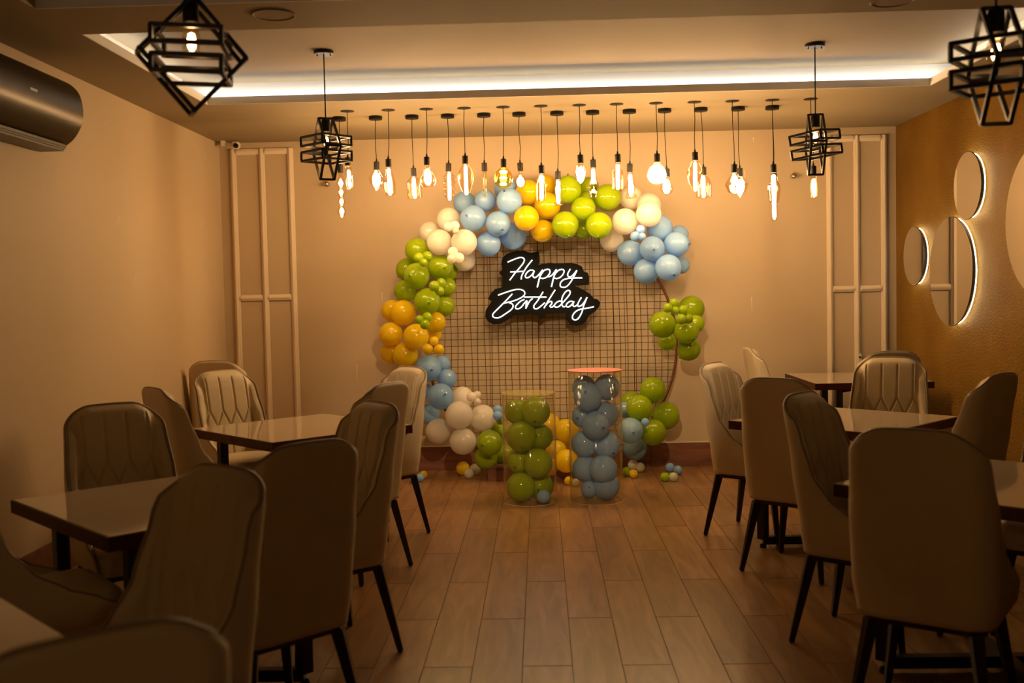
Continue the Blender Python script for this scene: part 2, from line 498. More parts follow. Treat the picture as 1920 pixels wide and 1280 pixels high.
def make_chair():
    root = empty('dining_chair')
    nu, nv = 67, 34
    sh = MB()
    def Po(i, j, off=0.0):
        s = -1 + 2 * i / (nu - 1); z = shell_z(s, j / (nv - 1)); return shell_pt(s, z, off)
    sh.grid(lambda i, j: Po(i, j), nu, nv, flip=True)
    sh.grid(lambda i, j: Po(i, j, .014), nu, nv)
    for j in (0, nv - 1): sh.grid(lambda i, k: Po(i, j, .014 * k), nu, 2)
    for i in (0, nu - 1): sh.grid(lambda j, k: Po(i, j, .014 * k), nv, 2)
    sh.build('shell', M['leather'], root, smooth=True)
    pad = MB(); pu, pv = 167, 88
    def Pp(i, j):
        s = -1 + 2 * i / (pu - 1); t = j / (pv - 1); z = shell_z(s, t); p = shell_pt(s, z, .05)
        return shell_pt(s, z - (.004 if t > .97 else 0), pad_h(s, z, t, p))
    pad.grid(Pp, pu, pv); pad.build('backrest', M['leather'], root, smooth=True)
    # piping along the rim
    path = [shell_pt(-1, shell_z(-1, t / 30), .007) for t in range(30)]
    path += [shell_pt(-1 + 2 * i / 60, ztop(-1 + 2 * i / 60), .007) for i in range(61)]
    path += [shell_pt(1, shell_z(1, t / 30), .007) for t in range(29, -1, -1)]
    pp = MB(); pp.tube(path, .0065, 6); pp.build('piping', M['piping'], root, smooth=True)
    def slab(w, y0, y1, r, prof):
        o = []
        def ring(inset, z):
            pts = []
            for cx, cy, a0 in ((w - r, y1 - r, 0), (-(w - r), y1 - r, PI / 2), (-(w - r), y0 + r, PI), (w - r, y0 + r, 3 * PI / 2)):
                for k in range(7):
                    a = a0 + PI / 2 * k / 6; pts.append(Vector((cx + (r - inset) * math.cos(a), cy + (r - inset) * math.sin(a), z)))
            return pts
        b = MB(); rings = [ring(i, z) for i, z in prof]; n = len(rings[0]); vs = sum(rings, []); fs = []
        for i in range(len(rings) - 1):
            for k in range(n): fs.append((i * n + k, i * n + (k + 1) % n, (i + 1) * n + (k + 1) % n, (i + 1) * n + k))
        fs.append(tuple(range(n))[::-1]); fs.append(tuple((len(rings) - 1) * n + k for k in range(n)))
        b.add(vs, fs); return b
    slab(.221, -.17, .25, .06, [(.006, .385), (0, .39), (0, .452), (.004, .458)]).build('seat_base', M['leather'], root, smooth=True, angle=.7)
    slab(.212, -.19, .246, .06, [(.006, .452), (0, .462), (0, .488), (.008, .503), (.03, .512), (.058, .516)]).build('seat', M['leather'], root, smooth=True)
    slab(.195, -.185, .215, .05, [(0, .358), (0, .386)]).build('seat_frame', M['blackwood'], root)
    for sx in (-1, 1):
        for sy in (-1, 1):
            l = MB(); l.bar((sx * .165, sy * .17 - .005, .37), (sx * .222, sy * .235 - .01, 0), .042, .042, .024)
            l.build('leg', M['blackwood'], root, bevel=.005)
    return root


def face(x, y):  # angle of a chair that looks along (x, y)
    return math.atan2(y, x) - PI / 2


T1, T2, T0 = (-1.406, 3.935), (-1.42, 6.04), (-1.41, 1.97)
R1, R2 = (1.77, 4.0), (1.724, 5.976)
chairs = [
    (T2[0] + .355, T2[1] - .44, -.88, .47, 'beige chair, back to viewer, on the aisle at the far table by the plain wall'),
    (T2[0] + .36, T2[1] + .42, -.72, -.69, 'beige chair nearest the blue and white balloons, far table by the plain wall'),
    (T2[0] - .44, T2[1] + .42, .75, -.66, 'beige quilted chair between the far table and the wall moulding, quilting in view'),
    (T2[0] - .41, T2[1] - .42, .75, .66, 'beige chair seen side-on between the plain wall and the far table'),
    (T1[0] + .45, T1[1] - .45, -.72, .69, 'large beige chair with smooth back to viewer, middle table by the plain wall'),
    (T1[0] + .46, T1[1] + .385, -.78, -.62, 'beige chair with worn seams on the aisle, middle table by the plain wall'),
    (T1[0] - .36, T1[1] + .46, .62, -.78, 'beige quilted chair with diamond seams in view, behind the middle table by the plain wall'),
    (T1[0] - .36, T1[1] - .43, .75, .66, 'dark beige chair cut by the picture edge below the air conditioner'),
    (-1.06, 2.60, -.60, -.80, 'beige quilted chair in front of the middle table, facing the nearest table corner'),
    (-.82, 1.65, -.62, .78, 'blurred beige chair back closest to the viewer, bottom of the picture'),
    (-2.43, 7.98, 0.05, 1, 'beige chair with its back to the viewer in the corner below the security camera'),
    (R2[0] - .42, R2[1] + .35, .80, -.60, 'beige chair with seat in view on the aisle, nearest the low green balloons'),
    (R2[0] - .36, R2[1] - .44, .62, .78, 'beige chair, back to viewer, on the aisle at the second table by the gold wall'),
    (R2[0] + .38, R2[1] + .44, -.42, -.90, 'beige quilted chair facing the viewer behind the second table by the gold wall'),
    (R2[0] + .42, R2[1] - .42, -.66, .75, 'beige chair side-on between the gold wall and the second table'),
    (R1[0] - .41, R1[1] + .38, .78, -.62, 'beige chair with shiny quilted inside on the aisle, nearest table by the gold wall'),
    (R1[0] - .43, R1[1] - .42, .55, .83, 'large beige chair with plain back to viewer, nearest table by the gold wall'),
    (R1[0] + .44, R1[1] + .42, -.70, -.71, 'beige chair at the gold wall cut by the picture edge, behind the nearest table'),
    (1.52, 2.36, .70, -.71, 'beige chair closest to the viewer on the gold wall side, edge only'),
    (1.90, 8.12, 1, .02, 'pinkish beige chair at the back wall, facing the table beside the gold wall'),
    (2.435, 7.57, 0, 1, 'beige chair back half hidden behind a quilted chair near the gold wall'),
]
proto = make_chair()
for i, (x, y, fx, fy, lab) in enumerate(chairs):
    c = proto if i == 0 else copy_tree(proto)
    c.location = (x, y, 0); c.rotation_euler = (0, 0, face(fx, fy))
    tag(c, lab, 'chair', 'upholstered dining chairs around the tables')

# ------------------------------------------------------------------ tables


def make_table(hx=.465, hy=.465, z=.74, k=.33):
    root = empty('dining_table')
    t = MB(); t.box(-hx + .006, hx - .006, -hy + .006, hy - .006, z - .03, z); t.build('tabletop', M['tabletop'], root, bevel=.002)
    e = MB()
    h0, h1 = z - .05, z - .002
    e.box(-hx, hx, hy - .008, hy, h0, h1); e.box(-hx, hx, -hy, -hy + .008, h0, h1)
    e.box(-hx, -hx + .008, -hy + .008, hy - .008, h0, h1); e.box(hx - .008, hx, -hy + .008, hy - .008, h0, h1)
    e.box(-hx + .008, hx - .008, -hy + .008, hy - .008, h0, h0 + .012)
    e.build('edge_band', M['tableedge'], root)
    cs = [(k * sx * hx / .465, k * sy * hy / .465) for sx in (-1, 1) for sy in (-1, 1)]
    for cx, cy in cs:
        l = MB(); l.bar((cx, cy, .05), (cx, cy, h0), .05, .05); l.build('leg', M['blackmetal'], root, bevel=.002)
        f = MB(); f.lathe([(.018, 0), (.02, .004), (.016, .02)], 12, (cx, cy, 0)); f.build('foot', M['black'], root)
    for a, b in ((cs[0], cs[3]), (cs[1], cs[2])):
        for zz, nm in ((.0425, 'foot_rail'), (h0 - .025, 'top_rail')):
            r = MB(); dz = .0 if a == cs[0] else .001
            r.bar((a[0], a[1], zz + dz), (b[0], b[1], zz + dz), .045, .045); r.build(nm, M['blackmetal'], root)
    return root


tb = make_table()
for i, ((x, y), lab) in enumerate((
        (T2, 'square cream gloss table by the plain wall, the one nearest the balloon arch'),
        (T1, 'square cream gloss table by the plain wall, in the middle of its row'),
        (T0, 'square cream gloss table, blurred corner at the bottom of the picture by the plain wall'),
        (R2, 'square cream gloss table on the gold wall side, second from the back wall'),
        (R1, 'square cream gloss table on the gold wall side, nearest to the viewer'))):
    t = tb if i == 0 else copy_tree(tb)
    t.location = (x, y, 0); t.rotation_euler = (0, 0, PI / 4); tag(t, lab, 'table', 'square dining tables set cornerwise')
t = make_table(.43, .47, .79, .20); t.location = (2.42, 8.08, 0)
tag(t, 'cream gloss table set square in the corner of back wall and gold wall', 'table')

# ------------------------------------------------------------------ ring with wire mesh
RC = at(1034, 648, 8.68); RR = 1.042
stand = empty('ring_stand', (RC.x, RC.y, 0)); tag(stand, 'round copper ring backdrop filled with dark wire mesh behind the balloons', 'backdrop stand')
rg = MB(); rg.tube([(RR * math.cos(a), 0, RC.z + RR * math.sin(a)) for a in [2 * PI * k / 96 for k in range(96)]], .0115, 10, closed=True)
rg.build('ring', M['ring'], stand, smooth=True)
n = int(2 * RR / .0565)
for o_ in (0, 1):
    for k in range(-n // 2, n // 2 + 1):
        u = k * .0565 + random.uniform(-.004, .004) + .01
        if abs(u) > RR - .02: continue
        h = math.sqrt(RR * RR - u * u); w = MB(); pts = []
        ph = random.uniform(0, 6)
        for q in range(9):
            v = -h + 2 * h * q / 8; d = .005 * math.sin(ph + q * 1.1)
            pts.append((u + d, .006 * (1 - 2 * o_), RC.z + v) if o_ == 0 else (v, .006 * (1 - 2 * o_), RC.z + u + d * .6))
        w.tube(pts, .0023, 4); w.build('wire', M['wire'], stand)
for u in (-.52, -.1, .33, .52, .61, .70):   # extra upright wires just behind the mesh
    h = math.sqrt(RR * RR - u * u); w = MB(); w.tube([(u, .012, RC.z - h), (u + .006, .012, RC.z), (u - .004, .012, RC.z + h)], .0019, 4)
    w.build('wire', M['wire'], stand)
# wooden foot box
fb = empty('wooden_plinth', (-.085, 8.38, 0)); tag(fb, 'low brown wooden box under the ring, between the floor balloons', 'plinth')
b = MB(); b.box(-.36, .36, -.17, .17, 0, .105); b.build('body', M['base'], fb, bevel=.003)
b = MB(); b.box(-.37, .37, -.18, .18, .105, .122); b.build('lid', M['base'], fb, bevel=.003)

# ------------------------------------------------------------------ neon sign
SY = 8.58


def sg(x, y, dy=0.0): return at(880 + x / 6.4, 440 + y / 6.4, SY + dy)


outline = [(385, 330), (400, 270), (450, 230), (520, 205), (590, 192), (660, 190), (700, 205), (730, 218), (790, 205), (835, 198), (843, 260), (845, 325), (830, 360), (880, 350), (960, 335), (1060, 345), (1200, 335), (1290, 350), (1350, 380), (1375, 440), (1420, 455), (1438, 500), (1438, 600), (1262, 612), (1350, 650), (1450, 710), (1495, 765), (1540, 775), (1568, 810), (1560, 860), (1510, 920), (1430, 975), (1400, 1040), (1350, 1080), (1280, 1095), (1210, 1075), (1165, 1020), (1150, 940), (1000, 942), (920, 950), (890, 985), (850, 1020), (830, 970), (740, 955), (640, 965), (540, 970), (440, 1035), (370, 1070), (290, 1075), (225, 1040), (190, 980), (195, 910), (230, 850), (275, 795), (225, 775), (250, 710), (310, 650), (400, 628), (395, 500), (355, 460), (395, 415)]
sign = empty('neon_sign', sg(870, 640)); tag(sign, 'white neon script sign reading Happy Birthday on a black cut-out board', 'sign')
org = sign.location.copy()
bd = MB(); no = len(outline)
fr_ = [sg(x, y, -.012) - org for x, y in outline]; bk = [v + Vector((0, .012, 0)) for v in fr_]
bd.add(fr_ + bk, [tuple(range(no)), tuple(range(2 * no - 1, no - 1, -1))] + [(i, i + no, (i + 1) % no + no, (i + 1) % no) for i in range(no)])
bd.build('backing_board', M['signboard'], sign)
letters = {
    'letter_h': [[(460, 328), (560, 286), (620, 272), (658, 290), (650, 335), (600, 400), (540, 470), (485, 545)], [(755, 303), (700, 370), (655, 440), (628, 495), (622, 535)], [(492, 447), (580, 442), (655, 436)]],
    'letter_a': [[(775, 430), (730, 425), (690, 455), (672, 492), (682, 515), (710, 512), (750, 480), (780, 436), (762, 485), (778, 513), (808, 503), (850, 460), (880, 420)]],
    'letter_p': [[(880, 420), (845, 510), (815, 630)], [(850, 495), (890, 435), (930, 415), (963, 422), (965, 460), (930, 505), (890, 524), (855, 520)]],
    'letter_p.001': [[(1045, 415), (1010, 520), (985, 625)], [(930, 505), (985, 490), (1045, 415)], [(1015, 490), (1060, 435), (1105, 415), (1135, 428), (1127, 470), (1090, 510), (1050, 525), (1018, 518)]],
    'letter_y': [[(1212, 410), (1180, 470), (1190, 500), (1222, 500), (1260, 465), (1290, 428), (1235, 535), (1180, 610), (1130, 632), (1092, 615), (1098, 570), (1140, 535), (1220, 520), (1355, 518)]],
    'letter_b': [[(345, 725), (440, 690), (540, 660), (610, 656), (655, 675), (665, 710), (640, 742), (580, 775), (500, 802), (408, 822)], [(515, 710), (440, 790), (350, 880), (290, 942), (280, 975), (312, 996), (365, 990), (430, 950), (500, 900), (525, 860), (515, 830), (480, 816)]],
    'letter_i': [[(660, 775), (610, 800), (565, 845), (555, 880), (585, 888), (622, 868), (662, 818), (690, 788)]],
    'letter_r': [[(695, 790), (682, 840), (680, 885)], [(684, 870), (725, 795), (760, 765)]],
    'letter_t': [[(885, 685), (820, 790), (775, 850), (782, 884), (818, 884), (865, 850), (905, 815)], [(655, 748), (790, 748), (925, 748)]],
    'letter_h.001': [[(1030, 660), (960, 770), (895, 880)], [(912, 850), (952, 808), (985, 800), (990, 825), (968, 855), (988, 868), (1022, 845)]],
    'letter_d': [[(1115, 800), (1078, 795), (1038, 820), (1020, 850), (1038, 868), (1078, 858), (1120, 815), (1165, 765), (1205, 712), (1207, 676), (1180, 668), (1142, 700), (1112, 760), (1110, 822), (1122, 860), (1150, 862)]],
    'letter_a.001': [[(1242, 800), (1205, 800), (1168, 830), (1165, 860), (1200, 862), (1235, 830), (1255, 800), (1242, 845), (1265, 860), (1300, 835)]],
    'letter_y.001': [[(1345, 750), (1315, 800), (1300, 840), (1312, 860), (1347, 845), (1385, 800), (1412, 750), (1372, 850), (1350, 930), (1310, 1000), (1272, 1022), (1240, 1005), (1242, 965), (1280, 918), (1345, 890), (1420, 880), (1495, 862)]],
}
for nm, strokes in letters.items():
    m = MB()
    for s_ in strokes:
        m.tube([sg(p.x, p.y, -.024) - org for p in catmull([Vector((x, y, 0)) for x, y in s_], 5)], .0050, 6)
    m.build(nm.split('.')[0], M['neon'], sign, smooth=True)

# thin decoration string
st = MB(); st.tube(catmull([at(1112, 612, 8.57), at(1060, 632, 8.64), at(1030, 640, 8.65), at(990, 652, 8.65)], 5), .0022, 4)
tag(st.build('light_string', M['string'], smooth=True), 'thin copper light string hanging slantwise below the neon sign', 'string')

# ------------------------------------------------------------------ balloons
prof = []
for k in range(21):
    a = PI * k / 20
    r = math.sin(a); z = math.cos(a)
    if z < 0: z *= 1.10; r *= 1 - .10 * max(0, -math.cos(a)) ** 2
    prof.append((max(r, .0), z))
prof[-1] = (.05, -1.105)
prof += [(.035, -1.14)]
prof[0] = (0.0, 1.0)
bm_ = {}
for k in BCOL:
    b = MB(); b.lathe(prof, 32); bm_[k] = b.mesh('balloon_body', M['bal_' + k], smooth=True)
    b = MB(); b.lathe([(.03, -1.13), (.065, -1.16), (.06, -1.19), (.03, -1.20), (.055, -1.235), (.10, -1.27), (.085, -1.275), (.02, -1.24)], 10)
    bm_['knot_' + k] = b.mesh('knot', M['knot_' + k], smooth=True)


def put_balloon(c, r, col, label, group, knot=None, cat='balloon', kid=True):
    o = bpy.data.objects.new('balloon', bm_[col]); link(o); o.location = c; o.scale = (r, r, r)
    d = Vector(knot) if knot else Vector((random.uniform(-.6, .6), random.uniform(.35, 1), random.uniform(-.7, .5)))
    o.rotation_euler = (-d).to_track_quat('Z', 'Y').to_euler()
    if kid: link(bpy.data.objects.new('knot', bm_['knot_' + col]), o)
    tag(o, label, cat, group); return o


# cluster: (phrase, colour word, colour key, [(px, py, radius px, layer, knot)])   layer 0 behind .. 3 in front
FK = (.25, -.9, -.35)
CL = [
 ('high up in the arch beside the yellow ones', 'blue', 'blue', 'blue balloons at the upper part of the arch', [
   (871, 380, 21, 0), (910, 376, 20, 1), (955, 377, 24, 2, (-.3, -.8, .6)), (948, 352, 21, 0), (887, 409, 24.5, 2, (-.35, -.9, .1)), (934, 419, 23.5, 2, (.3, -.85, -.45)), (916, 457, 23, 1), (962, 442, 25, 0)]),
 ('at the arch shoulder above the long green run', 'white', 'white', 'white balloons on the shoulder of the arch', [
   (841, 411, 22, 1), (806, 435, 20, 0), (824, 454, 24, 2), (870, 454, 24.5, 2), (871, 488, 20.5, 0)]),
 ('on the long green run down the arch side', 'lime green', 'green', 'green balloons down the side of the arch', [
   (782, 469, 23, 1), (764, 505, 21.5, 0), (781, 517, 24.5, 2, (-.3, -.9, 0)), (826, 500, 24, 1, (.3, -.85, -.1)), (842, 509, 17, 0), (759, 546, 21, 0), (838, 537, 17.5, 0), (801, 565, 25, 2, (.2, -.95, -.1)), (833, 573, 20, 0)]),
 ('in the bunch beside the plain back wall', 'yellow', 'yellow', 'yellow balloons low on the arch side', [
   (735, 582, 20, 0), (756, 586, 24, 1), (816, 604, 20, 1), (733, 626, 22.5, 1), (780, 631, 24.5, 2), (735, 661, 22, 0), (760, 665, 24, 1), (812, 626, 16, 0)]),
 ('below the yellow bunch, behind the aisle chair', 'blue', 'blue', 'blue balloons below the yellow bunch', [
   (803, 690, 25, 1, (.3, -.95, -.05)), (829, 682, 16, 0), (838, 710, 18.5, 1), (826, 743, 25, 2, (.35, -.9, .2)), (806, 776, 20, 0), (790, 730, 19, 0)]),
 ('in the bunch low on the arch above the baseboard', 'white', 'white', 'white balloons low on the arch', [
   (867, 745, 21, 0), (861, 778, 26.5, 2), (905, 783, 25, 1), (822, 808, 24, 1), (868, 827, 25.5, 2)]),
 ('between the white bunch and the shorter cylinder', 'green', 'green', 'green balloons beside the shorter cylinder', [
   (918, 830, 24.5, 3, (-.4, -.9, 0)), (911, 858, 22, 2), (939, 806, 17, 0), (947, 852, 19, 1)]),
 ('in the low bunch between the two cylinders', 'yellow', 'yellow', 'yellow balloons between the cylinders', [
   (1030, 795, 21, 0), (1062, 808, 23, 1), (1043, 845, 20, 2), (1062, 864, 22, 3), (1030, 875, 17, 3), (1078, 838, 20, 0)]),
 ('in the low bunch beside the taller cylinder', 'lime green', 'green', 'green balloons low beside the taller cylinder', [
   (1224, 731, 24.5, 1), (1184, 754, 21, 0), (1199, 765, 25, 2), (1249, 779, 25.5, 0), (1224, 810, 25, 2)]),
 ('half behind the taller cylinder', 'pale blue', 'paleblue', 'pale blue balloons by the taller cylinder', [
   (1182, 807, 24.5, 2, (.1, -.95, 0)), (1190, 840, 22.5, 0), (1172, 768, 15, 0)]),
 ('at the top of the arch', 'yellow', 'yellow', 'yellow balloons at the top of the arch', [
   (990, 360, 23, 0), (1022, 347, 20, 0), (1026, 385, 24.5, 1), (987, 409, 23.5, 2), (1017, 433, 21, 1)]),
 ('atop the arch beside the yellow ones', 'lime green', 'green', 'green balloons at the top of the arch', [
   (1065, 356, 25, 1, (0, -.5, .85)), (1103, 352, 20, 0), (1094, 391, 23, 2), (1139, 370, 25, 1), (1060, 421, 25, 2, (.2, -.6, -.8)), (1123, 422, 24.5, 2, (-.1, -.6, -.8)), (1094, 430, 18, 0), (1100, 375, 16, 0)]),
 ('in the bunch after the green top of the arch', 'white', 'white', 'white balloons between green and blue on the arch', [
   (1183, 371, 22, 0), (1217, 384, 23, 0), (1216, 401, 23.5, 2), (1172, 415, 24.5, 2), (1147, 450, 22, 0)]),
 ('in the bunch above the bare copper ring', 'blue', 'blue', 'blue balloons above the bare part of the ring', [
   (1237, 427, 24, 1), (1273, 440, 18, 0), (1268, 458, 23.5, 1, (.7, -.6, 0)), (1223, 466, 23.5, 2, (0, -1, -.1)), (1182, 474, 24, 1), (1212, 508, 24, 1), (1253, 501, 24.5, 2, (.25, -.85, -.5)), (1277, 497, 16, 0)]),
 ('in the bunch hugging the bare ring edge', 'lime green', 'green', 'green balloons hugging the ring edge', [
   (1296, 579, 24.5, 0), (1242, 608, 25, 2), (1287, 621, 23, 2, (.3, -.8, -.5)), (1292, 654, 22, 1), (1304, 607, 17, 0), (1251, 640, 17, 0)]),
]
SM = [
 ('tucked between the upper white balloons', 'white', 'white', [(841, 425, 9), (853, 423, 9), (854, 432, 6.5)]),
 ('under the white shoulder bunch of the arch', 'white', 'white', [(849, 472, 9.5), (847, 485, 9), (861, 483, 9.5)]),
 ('at the head of the long green run', 'green', 'green', [(785, 483, 9.5), (801, 481, 10), (794, 492, 8)]),
 ('halfway down the long green run', 'green', 'green', [(814, 536, 10), (827, 531, 10), (824, 545, 9)]),
 ('at the foot of the long green run', 'green', 'green', [(786, 599, 8.5), (801, 594, 9), (797, 608, 9.5)]),
 ('on the yellow bunch by the plain back wall', 'yellow', 'yellow', [(802, 654, 10.5), (823, 655, 10), (814, 639, 8.5)]),
 ('on the low white bunch', 'white', 'white', [(884, 744, 9.5), (895, 740, 7.5), (895, 753, 7)]),
 ('peeping out behind the shorter cylinder', 'blue', 'blue', [(933, 768, 9), (933, 779, 9)]),
 ('touching the rim side of the shorter cylinder', 'green', 'green', [(938, 788, 8)]),
 ('on the low green bunch beside the taller cylinder', 'blue', 'blue', [(1210, 791, 7.5)]),
 ('between white and blue bunches of the arch', 'blue', 'blue', [(1191, 443, 9.5), (1204, 443, 7), (1201, 430, 8.5)]),
 ('on the green bunch hugging the ring edge', 'green', 'green', [(1264, 568, 9), (1252, 577, 9), (1266, 582, 8), (1281, 581, 9), (1277, 598, 10), (1290, 597, 9.5)]),
]
RANK = ['topmost', 'second from the top', 'third from the top', 'fourth from the top', 'fifth from the top', 'sixth from the top', 'seventh from the top', 'eighth from the top', 'ninth from the top']
balls = []
LY = {0: 8.52, 1: 8.38, 2: 8.26, 3: 8.12}
for phrase, cw, ck, grp, items in CL:
    order = sorted(range(len(items)), key=lambda i: items[i][1])
    for rk, i in enumerate(order):
        it = items[i]
        nm = 'lowest' if rk == len(items) - 1 else RANK[rk]
        balls.append(dict(px=it[0], py=it[1], r=it[2], y=LY[it[3]], lay=it[3], col=ck, knot=it[4] if len(it) > 4 else None,
                          label=f'{cw} balloon, {nm} {phrase}', grp=grp))
for phrase, cw, ck, items in SM:
    order = sorted(range(len(items)), key=lambda i: items[i][1])
    for rk, i in enumerate(order):
        it = items[i]; nm = 'lowest' if rk == len(items) - 1 and rk else RANK[rk]
        lab = f'tiny {cw} balloon, {nm} {phrase}' if len(items) > 1 else f'tiny {cw} balloon {phrase}'
        balls.append(dict(px=it[0], py=it[1], r=it[2], y=8.06, lay=3, col=ck, knot=None, label=lab, grp='tiny balloons tied onto the arch'))
for it in range(110):       # push neighbours apart in depth until they just press on each other
    for i, a in enumerate(balls):
        for b in balls[i + 1:]:
            if abs(a['px'] - b['px']) > 55 or abs(a['py'] - b['py']) > 55: continue
            A, B = at(a['px'], a['py'], a['y']), at(b['px'], b['py'], b['y'])
            ra, rb = a['r'] * a['y'] / F, b['r'] * b['y'] / F
            gap = .98 * (ra + rb) - (A - B).length
            if gap > 0:
                s_ = 1 if (a['y'], -a['lay']) >= (b['y'], -b['lay']) else -1
                k = min(.02, gap * .4)
                if a['lay'] != b['lay']: s_ = 1 if a['lay'] < b['lay'] else -1
                a['y'] = min(8.56, max(7.80, a['y'] + s_ * k)); b['y'] = min(8.56, max(7.80, b['y'] - s_ * k))
for b in balls:
    put_balloon(at(b['px'], b['py'], b['y']), b['r'] * b['y'] / F, b['col'], b['label'], b['grp'], b['knot'])

# tiny balloons on the floor
FLO = [
 ('beside the low white bunch', [(868, 878, 13, 'yellow', 'amber yellow'), (891, 880, 11, 'pale', 'pale green'), (879, 888, 9, 'white', 'white')]),
 ('by the chair leg at the back wall', [(794, 890, 8, 'yellow', 'yellow'), (788, 895, 8, 'blue', 'blue'), (774, 898, 7, 'paleblue', 'pale blue')]),
 ('between the cylinders at the plinth', [(1066, 901, 8, 'yellow', 'yellow'), (1079, 904, 7, 'pale', 'pale')]),
 ('behind the foot of the taller cylinder', [(1187, 868, 10, 'white', 'cream'), (1200, 876, 9, 'pale', 'whitish'), (1175, 884, 9, 'green', 'green'), (1188, 888, 8, 'yellow', 'olive')]),
 ('in the loose bunch out on the floor', [(1256, 876, 8.5, 'blue', 'blue'), (1271, 881, 8.5, 'paleblue', 'pale blue'), (1247, 894, 8.5, 'green', 'lime green'), (1263, 894, 8.5, 'pale', 'yellowish green')]),
]
for phrase, items in FLO:
    for px, py, r, ck, cw in items:
        ry = Rm @ Vector((px - 960, F, -(py + r - 640))); y = -CAM_H / ry.z * ry.y
        y = min(y, 8.62); R_ = r * y / F; c = at(px, py, y)
        c.z = R_ * 1.0 + .001
        put_balloon(c, R_, ck, f'tiny {cw} balloon on the floor {phrase}', 'tiny balloons on the floor', (random.uniform(-1, 1), .6, .5))


# ------------------------------------------------------------------ clear cylinders with balloons
def pedestal(cx, cy, r, h, label, lid_m, lidlabel=None):
    root = empty('display_cylinder', (cx, cy, 0)); tag(root, label, 'pedestal')
    m = MB(); n = 64
    m.lathe([(r, .004), (r, h), (r - .004, h), (r - .004, .004)], n); m.f = m.f[:-2] if False else m.f
    m2 = MB()
    for (ra, z0, z1, fl) in ((r, 0, h, False), (r - .004, 0, h, True)):
        m2.grid(lambda i, j: Vector((ra * math.cos(2 * PI * i / n), ra * math.sin(2 * PI * i / n), z0 + (z1 - z0) * j)), n, 2, cu=True, flip=fl)
    m2.grid(lambda i, j: Vector(((r - .004 * j) * math.cos(2 * PI * i / n), (r - .004 * j) * math.sin(2 * PI * i / n), h)), n, 2, cu=True)
    m2.build('tube', M['acrylic'], root, smooth=True)
    l = MB(); l.lathe([(.0, h + .001), (r * (1.03 if lid_m is M['pinklid'] else 1.0), h + .001), (r * (1.03 if lid_m is M['pinklid'] else 1.0), h + .006), (.0, h + .006)], n)
    l.build('lid', lid_m, root)
    for zz in (0, h - .003):
        e = MB(); e.tube([(r * math.cos(a), r * math.sin(a), zz + .002) for a in [2 * PI * k / n for k in range(n)]], .0022, 5, closed=True)
        e.build('rim', M['rim'], root)


M['rim'] = mat('acrylic_edge', (.55, .45, .22), .2)
C1, C2 = (-.099, 7.41), (.377, 7.41)
pedestal(*C1, .192, .778, 'shorter clear acrylic cylinder filled with green balloons', M['acrylic_top'])
pedestal(*C2, .19, .931, 'taller clear acrylic cylinder with pink lid, filled with blue balloons', M['pinklid'])
IN1 = [(966, 771, 23, .03), (1004, 771, 27, -.03), (976, 818, 28, -.05), (1017, 818, 24, .05), (976, 862, 25, .05), (1010, 868, 27, -.05), (975, 914, 27, -.04), (1013, 913, 24.5, .04)]
IN2 = [(1094, 726, 22, .06), (1101, 744, 26, -.06), (1138, 726, 24, .0), (1092, 780, 22, .05), (1142, 776, 24, .05), (1117, 797, 26, -.06), (1094, 832, 24.5, .03), (1141, 833, 25, .04), (1096, 878, 24, .04), (1131, 879, 26, -.05), (1105, 917, 16, .0), (1136, 925, 26, .0)]
for items, c, ck, cw, who, grp in ((IN1, C1, 'green', 'lime green', 'shorter clear cylinder', 'green balloons inside the shorter cylinder'), (IN2, C2, 'blue', 'blue', 'taller clear cylinder', 'blue balloons inside the taller cylinder')):
    order = sorted(range(len(items)), key=lambda i: -items[i][1])
    for rk, i in enumerate(order):
        px, py, r, dy = items[i]; y = c[1] + dy; R_ = r * y / F * 1.03; p = at(px, py, y)
        v = Vector((p.x - c[0], p.y - c[1])); mx = .180 - R_
        if v.length > mx: v = v.normalized() * max(mx, 0); p.x, p.y = c[0] + v.x, c[1] + v.y
        p.z = max(p.z, R_ + .003)
        words = ['lowest', 'second lowest', 'third lowest', 'fourth lowest', 'fifth lowest', 'sixth lowest', 'seventh lowest', 'eighth lowest', 'ninth lowest', 'tenth lowest', 'eleventh lowest', 'highest']
        nm = 'highest' if rk == len(items) - 1 else words[rk]
        put_balloon(p, R_, ck, f'{cw} balloon inside the {who}, {nm} of them', grp, (random.uniform(-.4, .4), -.8, random.uniform(-.5, .5)) if random.random() < .55 else None)
y = 7.3; put_balloon(Vector((at(1019, 938, y).x, y, .052)), .05, 'blue', 'small blue balloon on the floor inside the shorter cylinder', 'green balloons inside the shorter cylinder')

# ------------------------------------------------------------------ pendant bulbs
def add_fill_light(parent, loc, power, radius):
    d = bpy.data.lights.new('fill_light', 'POINT'); d.energy = power; d.color = WARM; d.shadow_soft_size = radius
    o = bpy.data.objects.new('fill_light', d); o.location = loc; link(o, parent)


def soc(b, z, r=.021, h=.056):
    b.lathe([(.0, z + .022), (.004, z + .022), (.008, z), (r, z - .001), (r, z - h), (.012, z - h), (.0, z - h)], 16)


def facet(k, a=.12): return lambda t, z: 1 - a * abs(math.sin(t * k / 2))


